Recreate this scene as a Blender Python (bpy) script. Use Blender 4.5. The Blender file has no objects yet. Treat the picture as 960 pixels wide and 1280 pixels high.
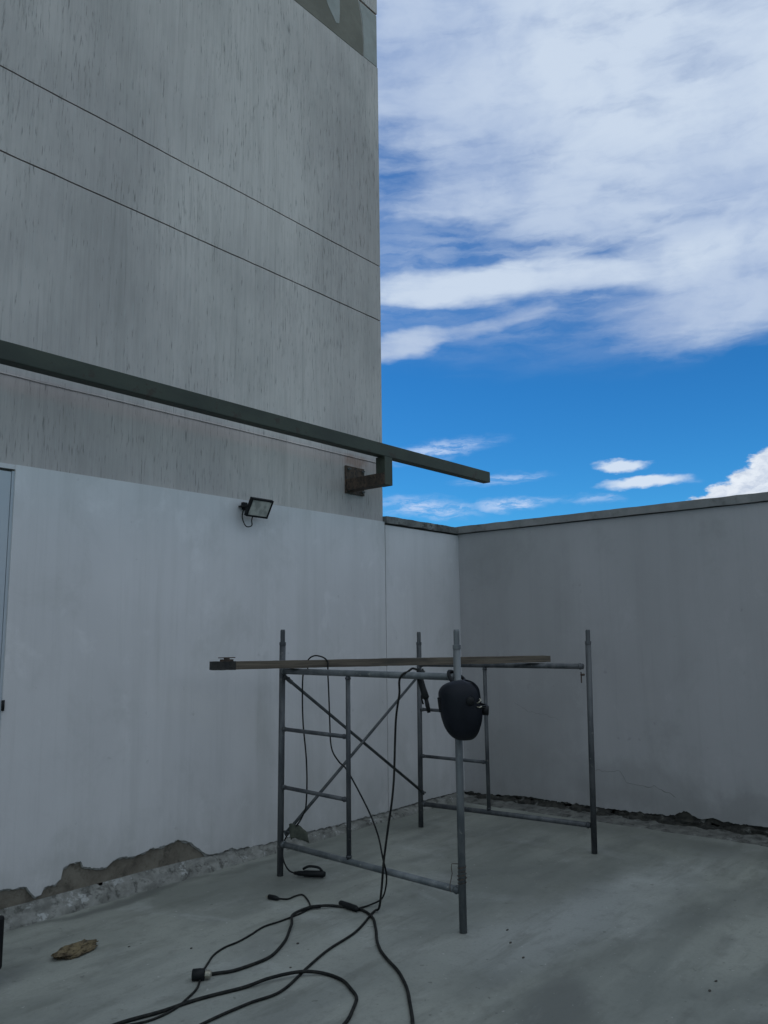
import bpy, bmesh, math, random
from mathutils import Vector, Matrix, noise
random.seed(7)
scene = bpy.context.scene
C = scene.collection

# measured positions (metres; X along the tall wall, Y away from it, Z up)
CAM_AXES = [(0.638,-0.770,-0.013),(-0.108,-0.106,0.989),(-0.762,-0.630,-0.150)]
CAM_F = 1009.074
PEEL_L = [(2.137,0.218),(2.312,0.210),(2.466,0.192),(2.502,0.139),(2.517,0.118),(2.551,0.128),(2.573,0.167),(2.637,0.165),(2.671,0.189),(2.684,0.245),(2.719,0.260),(2.797,0.262),(2.814,0.226),(2.907,0.197),(2.962,0.190),(3.044,0.225),(3.101,0.227),(3.160,0.210),(3.309,0.234),(3.403,0.231),(3.511,0.251),(3.597,0.219),(3.666,0.174),(3.750,0.104),(3.876,0.089),(3.934,0.105),(4.059,0.085),(4.291,0.067),(4.429,0.069),(4.666,0.077),(5.078,0.063),(5.356,0.065),(5.841,0.063),(6.281,0.069),(6.832,0.043)]
PEEL_R = [(4.707,0.015),(4.437,0.015),(4.064,0.042),(3.820,0.035),(3.422,0.033),(3.173,0.030),(2.872,0.034),(2.646,0.044),(2.556,0.094),(2.492,0.070),(2.423,0.041),(2.320,0.067),(2.240,0.047),(2.111,0.046),(1.916,0.049),(1.633,0.047)]
CRACK_R = [(3.349,0.385),(3.212,0.384),(3.093,0.395),(3.040,0.306),(2.926,0.291),(2.772,0.294),(2.613,0.233)]
FL_ELEC = [(3.792,3.245,0.008),(3.488,3.117,0.008),(3.207,3.059,0.008),(2.986,2.982,0.008),(2.719,2.893,0.008),(2.549,2.916,0.008),(2.294,2.921,0.008),(2.006,2.892,0.008)]
FL_GND = [(3.906,3.240,0.150),(3.917,3.281,0.050),(3.868,3.334,0.012),(3.777,3.356,0.008)]
PLUG_GND = [(3.746,3.322,0.018),(3.754,3.404,0.018),(3.767,3.481,0.018)]
FL_THIN = [(3.620,3.886,0.006),(3.651,3.820,0.006),(3.724,3.825,0.006),(3.766,3.797,0.006),(3.671,3.647,0.006),(3.578,3.581,0.006),(3.450,3.569,0.006),(3.351,3.570,0.006),(3.249,3.577,0.006),(3.122,3.544,0.006),(2.998,3.517,0.006),(2.904,3.513,0.006),(2.794,3.466,0.006),(2.692,3.387,0.006),(2.601,3.307,0.006),(2.525,3.232,0.006),(2.426,3.172,0.006),(2.319,3.131,0.006),(2.202,3.125,0.006),(2.082,3.176,0.006),(1.922,3.208,0.006)]
PLUG_THIN = [(3.607,3.865,0.013),(3.598,3.927,0.013)]
FL_EXT = [(2.647,3.294,0.009),(2.715,3.252,0.009),(2.818,3.227,0.009),(2.979,3.230,0.009),(3.163,3.325,0.009),(3.313,3.439,0.009),(3.446,3.559,0.009),(3.584,3.580,0.009),(3.672,3.535,0.009),(3.740,3.469,0.009),(3.776,3.329,0.009),(3.720,3.201,0.009),(3.600,3.064,0.009),(3.442,2.925,0.009),(3.321,2.771,0.009),(3.236,2.625,0.009),(3.121,2.482,0.009),(2.987,2.350,0.009),(2.793,2.191,0.009),(2.596,2.043,0.009)]
SOCK_EXT = [(2.622,3.263,0.024),(2.608,3.281,0.024),(2.563,3.325,0.024)]
FL_LOOP = [(1.899,3.230,0.008),(2.063,3.205,0.008),(2.230,3.165,0.008),(2.412,3.130,0.008),(2.629,3.063,0.008),(2.778,3.012,0.008),(2.921,2.944,0.008),(2.992,2.854,0.008),(2.977,2.727,0.008),(2.898,2.597,0.008),(2.783,2.504,0.008),(2.648,2.445,0.008),(2.469,2.400,0.008)]
HG_G1 = [(3.982,4.083,0.017),(3.988,4.158,0.044),(4.003,4.229,0.096),(4.037,4.273,0.160),(4.055,4.254,0.233),(4.016,4.127,0.320),(3.988,4.022,0.421),(3.974,3.979,0.520),(3.974,3.979,0.752),(3.977,4.013,1.010),(3.988,4.033,1.328)]
HG_G2 = [(4.142,3.937,1.296),(4.119,3.902,1.004),(4.085,3.855,0.853),(4.037,3.745,0.780),(3.998,3.640,0.744),(3.879,3.394,0.602),(3.828,3.244,0.445),(3.802,3.176,0.304)]
HG_E = [(3.855,3.080,1.247),(3.858,3.116,1.073),(3.859,3.127,0.864),(3.849,3.135,0.682),(3.831,3.160,0.479),(3.803,3.176,0.282)]
HOLDER = [(3.929,2.988,1.387),(3.928,2.977,1.331),(3.924,2.935,1.230),(3.923,2.913,1.143)]
LW = 4.75      # plane of the tall wall
RW = 6.95      # plane of the right-hand wall

# ------------------------------------------------------------------ camera
cd = bpy.data.cameras.new('camera'); cam = bpy.data.objects.new('camera', cd); C.objects.link(cam)
r_, u_, b_ = [Vector(v).normalized() for v in CAM_AXES]
m = Matrix((r_, u_, b_)).transposed().to_4x4(); m.translation = (0, 0, 1.6)
cam.matrix_world = m
cd.sensor_fit = 'HORIZONTAL'; cd.sensor_width = 36; cd.lens = CAM_F / 960 * 36
cd.clip_start = 0.05; cd.clip_end = 4000
scene.camera = cam
scene.render.resolution_x, scene.render.resolution_y = 768, 1024
scene.view_settings.view_transform = 'Standard'; scene.view_settings.look = 'None'
scene.view_settings.gamma = 1; scene.view_settings.exposure = 0
scene.view_settings.use_curve_mapping = False

# ------------------------------------------------------------------ node helpers
def N(nt, t, **kw):
    n = nt.nodes.new(t)
    for k, v in kw.items():
        if k[0] == 'i' and k[1:].isdigit(): n.inputs[int(k[1:])].default_value = v
        else: setattr(n, k, v)
    return n
def put(nt, sock, v):
    if isinstance(v, bpy.types.NodeSocket): nt.links.new(v, sock)
    elif v is not None: sock.default_value = v
def mth(nt, op, a, b=None, c=None, clamp=False):
    n = N(nt, 'ShaderNodeMath', operation=op, use_clamp=clamp)
    put(nt, n.inputs[0], a); put(nt, n.inputs[1], b); put(nt, n.inputs[2], c)
    return n.outputs[0]
def mr(nt, v, a, b, c=0.0, d=1.0, smooth=True):
    n = N(nt, 'ShaderNodeMapRange', interpolation_type='SMOOTHSTEP' if smooth else 'LINEAR', clamp=True)
    for k, x in enumerate((v, a, b, c, d)): put(nt, n.inputs[k], x)
    return n.outputs[0]
def mix(nt, f, a, b, blend='MIX'):
    n = N(nt, 'ShaderNodeMix', data_type='RGBA', blend_type=blend)
    put(nt, n.inputs[0], f); put(nt, n.inputs[6], a); put(nt, n.inputs[7], b)
    return n.outputs[2]
def nz(nt, vec, scale, detail=4, rough=.55, dist=0.0):
    n = N(nt, 'ShaderNodeTexNoise'); put(nt, n.inputs['Vector'], vec)
    n.inputs['Scale'].default_value = scale; n.inputs['Detail'].default_value = detail
    n.inputs['Roughness'].default_value = rough; n.inputs['Distortion'].default_value = dist
    return n.outputs['Fac']
def mp(nt, vec, loc=(0,0,0), rot=(0,0,0), sc=(1,1,1), kind='POINT'):
    n = N(nt, 'ShaderNodeMapping', vector_type=kind); put(nt, n.inputs[0], vec)
    n.inputs[1].default_value = loc; n.inputs[2].default_value = rot; n.inputs[3].default_value = sc
    return n.outputs[0]
def rgb(r, g, b): return (r, g, b, 1)

# ------------------------------------------------------------------ world: real sky with clouds by azimuth / elevation
SUN_AZ, SUN_EL = math.radians(112), math.radians(48)    # behind the tall block
w = bpy.data.worlds.new('World'); scene.world = w; w.use_nodes = True
nt = w.node_tree; nt.nodes.clear()
sky = N(nt, 'ShaderNodeTexSky', sky_type='NISHITA', sun_disc=False)
sky.sun_elevation = SUN_EL; sky.sun_rotation = math.radians(90) - SUN_AZ
sky.altitude = 1400; sky.air_density = 1.0; sky.dust_density = .3; sky.ozone_density = 2.0
hs = N(nt, 'ShaderNodeHueSaturation'); hs.inputs['Saturation'].default_value = SKY_SAT = 1.22
hs.inputs['Value'].default_value = 1.0
nt.links.new(sky.outputs[0], hs.inputs['Color'])
skycol = mix(nt, 1.0, hs.outputs[0], rgb(.32, .96, 1.28), 'MULTIPLY')
tc = N(nt, 'ShaderNodeTexCoord').outputs['Generated']
sp = N(nt, 'ShaderNodeSeparateXYZ'); nt.links.new(tc, sp.inputs[0])
az = mth(nt, 'MULTIPLY', mth(nt, 'ARCTAN2', sp.outputs[1], sp.outputs[0]), 57.2958)
el = mth(nt, 'MULTIPLY', mth(nt, 'ARCSINE', sp.outputs[2]), 57.2958)
cb = N(nt, 'ShaderNodeCombineXYZ'); nt.links.new(az, cb.inputs[0]); nt.links.new(el, cb.inputs[1])
ae = cb.outputs[0]
# ragged distortion of the cloud coordinates
def vnoise(scale, amp):
    n = N(nt, 'ShaderNodeTexNoise'); nt.links.new(ae_s, n.inputs['Vector'])
    n.inputs['Scale'].default_value = scale; n.inputs['Detail'].default_value = 5; n.inputs['Roughness'].default_value = .6
    v = N(nt, 'ShaderNodeVectorMath', operation='SUBTRACT'); nt.links.new(n.outputs['Color'], v.inputs[0]); v.inputs[1].default_value = (.5, .5, .5)
    v2 = N(nt, 'ShaderNodeVectorMath', operation='MULTIPLY'); nt.links.new(v.outputs[0], v2.inputs[0]); v2.inputs[1].default_value = amp
    return v2.outputs[0]
ae_s = mp(nt, ae, sc=(.55, 1.3, 1))
def vadd(a, b):
    v = N(nt, 'ShaderNodeVectorMath', operation='ADD'); nt.links.new(a, v.inputs[0]); nt.links.new(b, v.inputs[1]); return v.outputs[0]
aew = vadd(ae, vnoise(.12, (9, 3.4, 0)))
aef = vadd(ae, vnoise(.55, (3.0, 1.3, 0)))
ae_c = mp(nt, ae, sc=(1, 1, 1))
def blob(vec, a, e, ra, re, rot=0.0, soft=.75, amt=1.0):
    v = mp(nt, vec, (a, e, 0), (0, 0, math.radians(rot)), (ra, re, 1), 'TEXTURE')
    ln = N(nt, 'ShaderNodeVectorMath', operation='LENGTH'); nt.links.new(v, ln.inputs[0])
    return mr(nt, ln.outputs['Value'], 1.0 + soft * .5, 1.0 - soft, 0.0, amt)
def mx(vals):
    o = vals[0]
    for v in vals[1:]: o = mth(nt, 'MAXIMUM', o, v)
    return o
# azimuth grows to the LEFT of the picture
sA = mp(nt, aew, rot=(0, 0, math.radians(4)), sc=(.045, .20, 1))
streak = nz(nt, sA, 1.0, 8, .58, .3)
puff = nz(nt, mp(nt, aew, sc=(.10, .17, 1)), 1.0, 7, .55, .2)
fine = nz(nt, mp(nt, aef, sc=(.35, 1.1, 1)), 1.0, 6, .6)
sp2 = N(nt, 'ShaderNodeSeparateXYZ'); nt.links.new(aew, sp2.inputs[0])
high = mr(nt, sp2.outputs[1], 25.8, 30.0)
low_band = mx([
    blob(aew, 27, 24.3, 20, 1.75, 0, .75, 1.0),      # bright band right across
    blob(aew, 15, 24.5, 12, 4.2, -2, .7, 1.0),
    blob(aew, 16, 21.4, 13, 2.9, -2, .75, 1.0),
    blob(aew, 37.0, 20.4, 6.5, 1.25, -13, .8, .95),  # lower wisp by the tower
    blob(aew, 30, 21.7, 6, 1.1, -8, .8, .85),
    blob(aew, 24, 28, 9, 2.6, 0, .8, .95), blob(aew, 14, 28.5, 12, 3.6, 0, .8, 1.0)])
gaps = mth(nt, 'MULTIPLY',
    mth(nt, 'SUBTRACT', 1.0, blob(aew, 37.0, 27.7, 5.5, 1.1, 2, .8, .95)),
    mth(nt, 'SUBTRACT', 1.0, blob(aew, 39.5, 31.8, 4.5, 3.2, 10, .95, .62)))
gaps = mth(nt, 'MULTIPLY', gaps, mth(nt, 'SUBTRACT', 1.0, blob(aew, 37, 22.6, 6.5, .75, 3, .8, .9)))
upper = mth(nt, 'MULTIPLY', mx([high, low_band]), gaps)
fib = nz(nt, mp(nt, aef, rot=(0, 0, math.radians(-6)), sc=(.14, .8, 1)), 1.0, 7, .58, .3)
tex = mth(nt, 'ADD', mth(nt, 'MULTIPLY', puff, .5), mth(nt, 'MULTIPLY', fib, .5))
den_u = mr(nt, mth(nt, 'ADD', upper, mth(nt, 'MULTIPLY', mth(nt, 'SUBTRACT', tex, .5), 1.7)), .12, 1.05)
den_u = mth(nt, 'MULTIPLY', den_u, mr(nt, upper, 0, .12))
veil_m = mx([blob(aew, 22, 25, 17, 5.6, -3, .9, .85), blob(aew, 36, 26.5, 9, 6.2, 0, .9, .50), blob(aew, 33, 34, 16, 7, 0, .9, .66)])
veil = mth(nt, 'MULTIPLY', veil_m, mr(nt, fib, .34, .66, .25, 1.0))
den_u = mth(nt, 'MAXIMUM', den_u, veil)
wisps = mx([
    blob(aef, 36.2, 12.9, 4.6, .62, -8, .9, .8),
    blob(aef, 31.0, 10.8, 3.0, .42, -3, .9, .6),
    blob(aef, 36.8, 8.9, 3.8, .75, 6, .9, .8),
    blob(aef, 30.2, 9.05, 3.0, .45, -4, .8, .85),
    blob(aef, 24.8, 9.05, 1.7, .36, 2, .9, .5),
    blob(aef, 19.4, 10.0, 1.4, .3, 5, 1.0, .3)])
wisps = mth(nt, 'MULTIPLY', wisps, mr(nt, nz(nt, mp(nt, aef, sc=(.45, 2.2, 1)), 1.0, 7, .65), .38, .60, .15, 1.0))
aes = vadd(ae, vnoise(1.3, (1.6, .75, 0)))
lens = mx([
    blob(aes, 22.8, 11.25, 1.75, .42, 0, .45, .95),
    blob(aes, 21.3, 10.05, 2.9, .42, -2, .5, .98)])
# cumulus: union of lumps, crisp
aec = vadd(vadd(ae, vnoise(1.3, (1.6, 1.1, 0))), vnoise(4.0, (.5, .4, 0)))
lumps = [(17.7,7.5,1.5,1.35),(16.3,8.0,1.5,1.7),(14.9,8.6,1.5,2.0),(13.4,9.4,1.7,2.3),(11.5,9.5,2.4,3.6),(8.5,9,3.2,4.6),(5,8,3.5,3.6)]
cumulus = mx([blob(aec, a, e, ra, re, 0, .16, 1.0) for a, e, ra, re in lumps])
# rest of the sky, out of the picture: broken cloud
rest_mask = mth(nt, 'MAXIMUM', mr(nt, az, 2, -12), mr(nt, az, 50, 62))
rest = mth(nt, 'MULTIPLY', mth(nt, 'MULTIPLY', rest_mask, mr(nt, nz(nt, mp(nt, tc, sc=(2.2, 2.2, 5)), 1.0, 6, .55), .36, .52)), mr(nt, el, 2, 8))
# tone of the clouds
tone = mr(nt, mth(nt, 'ADD', mth(nt, 'MULTIPLY', puff, .85), mth(nt, 'MULTIPLY', fib, .15)), .36, .62)
bright_spot = blob(aew, 17, 37, 15, 9, 0, 1.0, .75)
bright_band = blob(aew, 27, 24.4, 19, 1.5, 0, .9, .7)
tone = mth(nt, 'ADD', mth(nt, 'MULTIPLY', tone, .55), mth(nt, 'MAXIMUM', bright_spot, bright_band), clamp=True)
S = 10.0   # the Background strength below is 0.1
c_dark = rgb(.35*S, .46*S, .68*S); c_lite = rgb(.60*S, .70*S, .84*S); c_white = rgb(.80*S, .86*S, .94*S)
ccol = mix(nt, tone, c_dark, c_lite)
rcol = mix(nt, tone, rgb(.55*S, .66*S, .78*S), rgb(.98*S, 1.10*S, 1.12*S))   # sunlit cloud out of view, brightened to lift the ambient light
col = mix(nt, mth(nt, 'MULTIPLY', den_u, .97), skycol, ccol)
col = mix(nt, rest, col, rcol)
col = mix(nt, wisps, col, rgb(.55*S, .68*S, .92*S))
col = mix(nt, lens, col, rgb(.66*S, .76*S, .90*S))
cumshade = mr(nt, nz(nt, mp(nt, aec, sc=(.6, .9, 1)), 1.0, 6, .6), .35, .62)
col = mix(nt, cumulus, col, mix(nt, cumshade, rgb(.52*S, .60*S, .74*S), c_white))
bg = N(nt, 'ShaderNodeBackground'); nt.links.new(col, bg.inputs[0]); bg.inputs[1].default_value = 0.1
wo = N(nt, 'ShaderNodeOutputWorld'); nt.links.new(bg.outputs[0], wo.inputs[0])

sd = bpy.data.lights.new('sun', 'SUN'); sd.energy = 2.0; sd.angle = math.radians(.53); sd.color = (1, .95, .88)
so = bpy.data.objects.new('sun', sd); C.objects.link(so)
sdir = Vector((math.cos(SUN_EL)*math.cos(SUN_AZ), math.cos(SUN_EL)*math.sin(SUN_AZ), math.sin(SUN_EL)))
so.rotation_euler = sdir.to_track_quat('Z', 'Y').to_euler()

# ------------------------------------------------------------------ materials
def newmat(name):
    mt = bpy.data.materials.new(name); mt.use_nodes = True
    nt = mt.node_tree; bs = nt.nodes['Principled BSDF']
    return mt, nt, bs
def bump(nt, bs, h, strength, dist):
    b = N(nt, 'ShaderNodeBump'); b.inputs['Strength'].default_value = strength; b.inputs['Distance'].default_value = dist
    put(nt, b.inputs['Height'], h); nt.links.new(b.outputs[0], bs.inputs['Normal'])
def wpos(nt): return N(nt, 'ShaderNodeNewGeometry').outputs['Position']

def mat_render():      # scratched vertical-drag stucco
    mt, nt, bs = newmat('stucco'); P = wpos(nt)
    big = nz(nt, mp(nt, P, sc=(.5, .5, .35)), 1, 5, .6)
    col = mix(nt, mr(nt, big, .35, .65), rgb(*STUC_A), rgb(*STUC_B))
    mid = nz(nt, mp(nt, P, (3, 0, 1), sc=(2.2, 2, .9)), 1, 6, .65)
    col = mix(nt, mr(nt, mid, .45, .72, 0, .22), col, rgb(.20, .205, .19))
    rain = nz(nt, mp(nt, P, sc=(9, 9, .35)), 1, 5, .6)
    col = mix(nt, mr(nt, rain, .48, .75, 0, .14), col, rgb(.17, .175, .165))
    s1 = nz(nt, mp(nt, P, sc=(95, 95, 8)), 1, 4, .6, .0)
    rib = nz(nt, mp(nt, P, (2, 0, 8), sc=(46, 46, 2.0)), 1, 3, .6)
    col = mix(nt, mr(nt, rib, .42, .64, 0, .15), col, rgb(.20, .19, .175))
    s2 = nz(nt, mp(nt, P, (5, 5, 2), sc=(60, 60, 1.2)), 1, 4, .6)
    patchy = nz(nt, mp(nt, P, (9, 0, 4), sc=(1.2, 1, .7)), 1, 4, .6)
    cut = mr(nt, s1, mr(nt, patchy, .3, .7, .62, .50), .74, 0, .68)
    cut2 = mr(nt, s2, .60, .74, 0, .3)
    col = mix(nt, mth(nt, 'MAXIMUM', cut, cut2), col, rgb(.10, .10, .092))
    q = N(nt, 'ShaderNodeVectorMath', operation='MULTIPLY_ADD'); wb = N(nt, 'ShaderNodeTexNoise'); nt.links.new(P, wb.inputs[0]); wb.inputs['Scale'].default_value = 6
    nt.links.new(wb.outputs['Color'], q.inputs[0]); q.inputs[1].default_value = (.2, 0, .12); nt.links.new(P, q.inputs[2])
    qq = mp(nt, q.outputs[0], (5.45, LW, 3.205), (0, 0, 0), (.20, 1, .06), 'TEXTURE'); ln = N(nt, 'ShaderNodeVectorMath', operation='LENGTH'); nt.links.new(qq, ln.inputs[0])
    col = mix(nt, mr(nt, ln.outputs['Value'], 1.3, .4, 0, .5), col, rgb(.26, .15, .10))
    lt = mr(nt, nz(nt, mp(nt, P, (1, 7, 3), sc=(90, 90, 4)), 1, 3, .6), .56, .74, 0, .32)
    col = mix(nt, lt, col, rgb(.46, .47, .46))
    nt.links.new(col, bs.inputs['Base Color']); bs.inputs['Roughness'].default_value = .92
    h = mth(nt, 'SUBTRACT', mth(nt, 'MULTIPLY', s1, .6), mth(nt, 'MULTIPLY', mth(nt, 'MAXIMUM', cut, cut2), .8))
    bump(nt, bs, h, .6, .004)
    return mt
def mat_paint(name, base, dirt_shade, d1=.25, streaks=1.0, extra=()):
    mt, nt, bs = newmat(name); P = wpos(nt)
    big = nz(nt, mp(nt, P, (2, 1, 0), sc=(.8, .8, .45)), 1, 5, .6)
    col = mix(nt, mr(nt, big, .35, .68, 0, .55), rgb(*base), rgb(*[c*.80 for c in base]))
    st = nz(nt, mp(nt, P, sc=(5, 5, .28)), 1, 5, .62)
    col = mix(nt, mr(nt, st, .45, .72, 0, d1*streaks), col, rgb(*dirt_shade))
    st2 = nz(nt, mp(nt, P, (4, 4, 0), sc=(26, 26, .9)), 1, 4, .6)
    col = mix(nt, mr(nt, st2, .52, .74, 0, .16*streaks), col, rgb(*dirt_shade))
    # damp soiling low down
    sz = N(nt, 'ShaderNodeSeparateXYZ'); nt.links.new(P, sz.inputs[0])
    zz = mth(nt, 'ADD', sz.outputs[2], mth(nt, 'MULTIPLY', mth(nt, 'SUBTRACT', nz(nt, mp(nt, P, sc=(3, 3, 1.5)), 1, 6, .65), .5), 1.5))
    col = mix(nt, mr(nt, zz, .55, -.05, 0, .45), col, rgb(*dirt_shade))
    sp_ = nz(nt, P, 14, 3, .5)
    col = mix(nt, mr(nt, sp_, .70, .78, 0, .22), col, rgb(*[c*.5 for c in dirt_shade]))
    md = nz(nt, mp(nt, P, (7, 3, 2), sc=(1.7, 1.7, 1.3)), 1, 8, .68, .5)
    col = mix(nt, mr(nt, md, .50, .70, 0, .32), col, rgb(*[c*1.05 for c in dirt_shade]))
    wt = nz(nt, mp(nt, P, (1, 8, 5), sc=(3.1, 3.1, 2.3)), 1, 8, .7, .3)
    col = mix(nt, mr(nt, wt, .56, .70, 0, .30), col, rgb(*[min(.8, c*1.18) for c in base]))
    for (cy, cz, ry_, rz_, am) in extra:  # soft dark patches: stains, plus shade painted into the colour
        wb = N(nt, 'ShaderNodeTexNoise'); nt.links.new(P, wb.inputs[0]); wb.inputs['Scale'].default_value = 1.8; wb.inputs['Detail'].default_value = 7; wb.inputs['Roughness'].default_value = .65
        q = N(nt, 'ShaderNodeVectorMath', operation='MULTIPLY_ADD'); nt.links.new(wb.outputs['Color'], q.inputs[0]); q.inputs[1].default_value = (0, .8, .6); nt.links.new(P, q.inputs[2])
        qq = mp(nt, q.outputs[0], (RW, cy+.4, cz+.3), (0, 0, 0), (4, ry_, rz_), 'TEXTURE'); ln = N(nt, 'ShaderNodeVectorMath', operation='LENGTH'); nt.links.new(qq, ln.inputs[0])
        col = mix(nt, mr(nt, ln.outputs['Value'], 1.35, .55, 0, am), col, rgb(*dirt_shade))
    nt.links.new(col, bs.inputs['Base Color']); bs.inputs['Roughness'].default_value = .75
    h = mth(nt, 'ADD', mth(nt, 'MULTIPLY', nz(nt, P, 1.6, 4, .5), 1.0), mth(nt, 'MULTIPLY', nz(nt, P, 90, 4, .6), .05))
    bump(nt, bs, h, .55, .02)
    return mt
def mat_rough(name, a, b, scale=6, dark=None, rough=.92, bd=.01, lite=None):
    mt, nt, bs = newmat(name); P = wpos(nt)
    col = mix(nt, mr(nt, nz(nt, P, scale, 7, .65), .36, .66), rgb(*a), rgb(*b))
    if dark: col = mix(nt, mr(nt, nz(nt, mp(nt, P, (3, 5, 1)), scale*1.7, 7, .7), .50, .66, 0, .85), col, rgb(*dark))
    if lite: col = mix(nt, mr(nt, nz(nt, mp(nt, P, (8, 2, 1)), scale*1.1, 6, .7), .57, .66, 0, .8), col, rgb(*lite))
    nt.links.new(col, bs.inputs['Base Color']); bs.inputs['Roughness'].default_value = rough
    bump(nt, bs, nz(nt, P, scale*7, 6, .7), .7, bd)
    return mt
def mat_floor():
    mt, nt, bs = newmat('roof_concrete'); P = wpos(nt)
    a = nz(nt, mp(nt, P, rot=(0, 0, math.radians(28)), sc=(.55, 1.6, 1)), 1, 6, .6, .6)
    col = mix(nt, mr(nt, a, .34, .66), rgb(*FLOOR_A), rgb(*FLOOR_B))
    b = nz(nt, mp(nt, P, (4, 2, 0), rot=(0, 0, math.radians(-12)), sc=(.9, 2.0, 1)), 1, 7, .62, .4)
    col = mix(nt, mr(nt, b, .52, .70, 0, .5), col, rgb(.13, .135, .125))
    lt = nz(nt, mp(nt, P, (1, 9, 0), sc=(1.5, 1.1, 1)), 1, 6, .6, .8)
    col = mix(nt, mr(nt, lt, .55, .72, 0, .45), col, rgb(.40, .41, .39))
    def ell(x, y, rx, ry, rot, soft, amt):
        wob = N(nt, 'ShaderNodeTexNoise'); nt.links.new(P, wob.inputs['Vector']); wob.inputs['Scale'].default_value = 2.2; wob.inputs['Detail'].default_value = 5
        v = N(nt, 'ShaderNodeVectorMath', operation='MULTIPLY_ADD'); nt.links.new(wob.outputs['Color'], v.inputs[0])
        v.inputs[1].default_value = (.45, .45, 0); nt.links.new(P, v.inputs[2])
        q = mp(nt, v.outputs[0], (x+.22, y+.22, 0), (0, 0, math.radians(rot)), (rx, ry, 1), 'TEXTURE')
        fl = N(nt, 'ShaderNodeVectorMath', operation='MULTIPLY'); nt.links.new(q, fl.inputs[0]); fl.inputs[1].default_value = (1, 1, 0)
        ln = N(nt, 'ShaderNodeVectorMath', operation='LENGTH'); nt.links.new(fl.outputs[0], ln.inputs[0])
        return mr(nt, ln.outputs['Value'], 1 + soft, 1 - soft, 0, amt)
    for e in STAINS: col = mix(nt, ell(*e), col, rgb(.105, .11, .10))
    for e in WASHED: col = mix(nt, ell(*e), col, rgb(.36, .37, .355))
    sm = nz(nt, mp(nt, P, (6, 1, 0), rot=(0, 0, math.radians(35)), sc=(1.2, 5.5, 1)), 1, 9, .7, .25)
    col = mix(nt, mr(nt, sm, .50, .66, 0, .42), col, rgb(.13, .135, .115))
    sm2 = nz(nt, mp(nt, P, (2, 5, 0), rot=(0, 0, math.radians(-20)), sc=(1.6, 4.2, 1)), 1, 9, .7, .3)
    col = mix(nt, mr(nt, sm2, .54, .72, 0, .28), col, rgb(.40, .405, .375))
    gr2 = nz(nt, P, 9, 8, .72)
    col = mix(nt, mr(nt, gr2, .50, .68, 0, .30), col, rgb(.12, .12, .105))
    gr = nz(nt, P, 55, 4, .65)
    col = mix(nt, mr(nt, gr, .5, .72, 0, .28), col, rgb(.13, .135, .13))
    sp_ = nz(nt, mp(nt, P, (2, 6, 1)), 20, 2, .5)
    col = mix(nt, mr(nt, sp_, .70, .75, 0, .5), col, rgb(.08, .08, .07))
    sp3 = nz(nt, mp(nt, P, (12, 6, 1)), 34, 2, .5)
    col = mix(nt, mr(nt, sp3, .71, .75, 0, .5), col, rgb(.45, .45, .42))
    nt.links.new(col, bs.inputs['Base Color'])
    nt.links.new(mr(nt, a, .3, .7, .55, .8), bs.inputs['Roughness'])
    bump(nt, bs, mth(nt, 'ADD', nz(nt, P, 3, 6, .6), mth(nt, 'MULTIPLY', nz(nt, P, 70, 4, .6), .06)), .4, .012)
    return mt
def mat_metal(name, a, b, scale=8, rough=.55, metal=.0, chips=None, chip_lo=.6, streak=(1, 1, .4)):
    mt, nt, bs = newmat(name); P = wpos(nt)
    col = mix(nt, mr(nt, nz(nt, mp(nt, P, sc=streak), scale, 5, .6), .38, .62), rgb(*a), rgb(*b))
    if chips: col = mix(nt, mr(nt, nz(nt, mp(nt, P, (4, 4, 4)), scale*3, 5, .65), chip_lo, chip_lo+.06, 0, .85), col, rgb(*chips))
    nt.links.new(col, bs.inputs['Base Color']); bs.inputs['Roughness'].default_value = rough; bs.inputs['Metallic'].default_value = metal
    bump(nt, bs, nz(nt, P, 60, 4, .6), .25, .002)
    return mt
STUC_A, STUC_B = (.40, .365, .352), (.56, .515, .485)
FLOOR_A, FLOOR_B = (.185, .195, .172), (.29, .298, .262)
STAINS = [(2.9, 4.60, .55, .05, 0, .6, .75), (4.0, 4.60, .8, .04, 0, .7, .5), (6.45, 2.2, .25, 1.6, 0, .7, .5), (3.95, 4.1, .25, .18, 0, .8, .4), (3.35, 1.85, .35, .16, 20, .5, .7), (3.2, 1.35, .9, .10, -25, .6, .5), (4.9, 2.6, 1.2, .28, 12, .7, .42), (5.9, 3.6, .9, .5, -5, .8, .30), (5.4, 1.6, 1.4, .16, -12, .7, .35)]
WASHED = [(4.25, 2.3, .75, .28, -15, .7, .5), (5.3, 2.2, 1.0, .2, -8, .7, .4), (2.4, 3.0, 1.4, .6, 0, .9, .25)]
M = {}
M['stucco'] = mat_render()
M['white'] = mat_paint('white_wall_paint', (.64, .63, .635), (.37, .375, .36))
M['grey'] = mat_paint('grey_wall_paint', (.41, .40, .41), (.235, .235, .23), .22, .6, [(4.1, 1.3, .65, 1.6, .35), (3.0, .30, .6, .16, .35), (2.2, .16, .9, .12, .4), (4.2, .4, .5, .3, .3)])  # tall corner patch is soft tower shade painted in; low ones are stains
M['mortar'] = mat_rough('bare_mortar', (.135, .118, .095), (.21, .19, .155), 7, (.085, .075, .06), bd=.006)
M['fillet'] = mat_rough('mortar_fillet', (.17, .17, .155), (.29, .29, .27), 9, (.07, .07, .062), bd=.012, lite=(.46, .47, .46))
M['moss'] = mat_rough('black_moss', (.018, .018, .016), (.05, .048, .04), 12, (.01, .01, .009), bd=.012, lite=(.15, .15, .14))
M['fillet_dark'] = mat_rough('stained_fillet', (.10, .10, .092), (.18, .18, .165), 8, (.03, .03, .027), bd=.012, lite=(.24, .24, .23))
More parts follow.
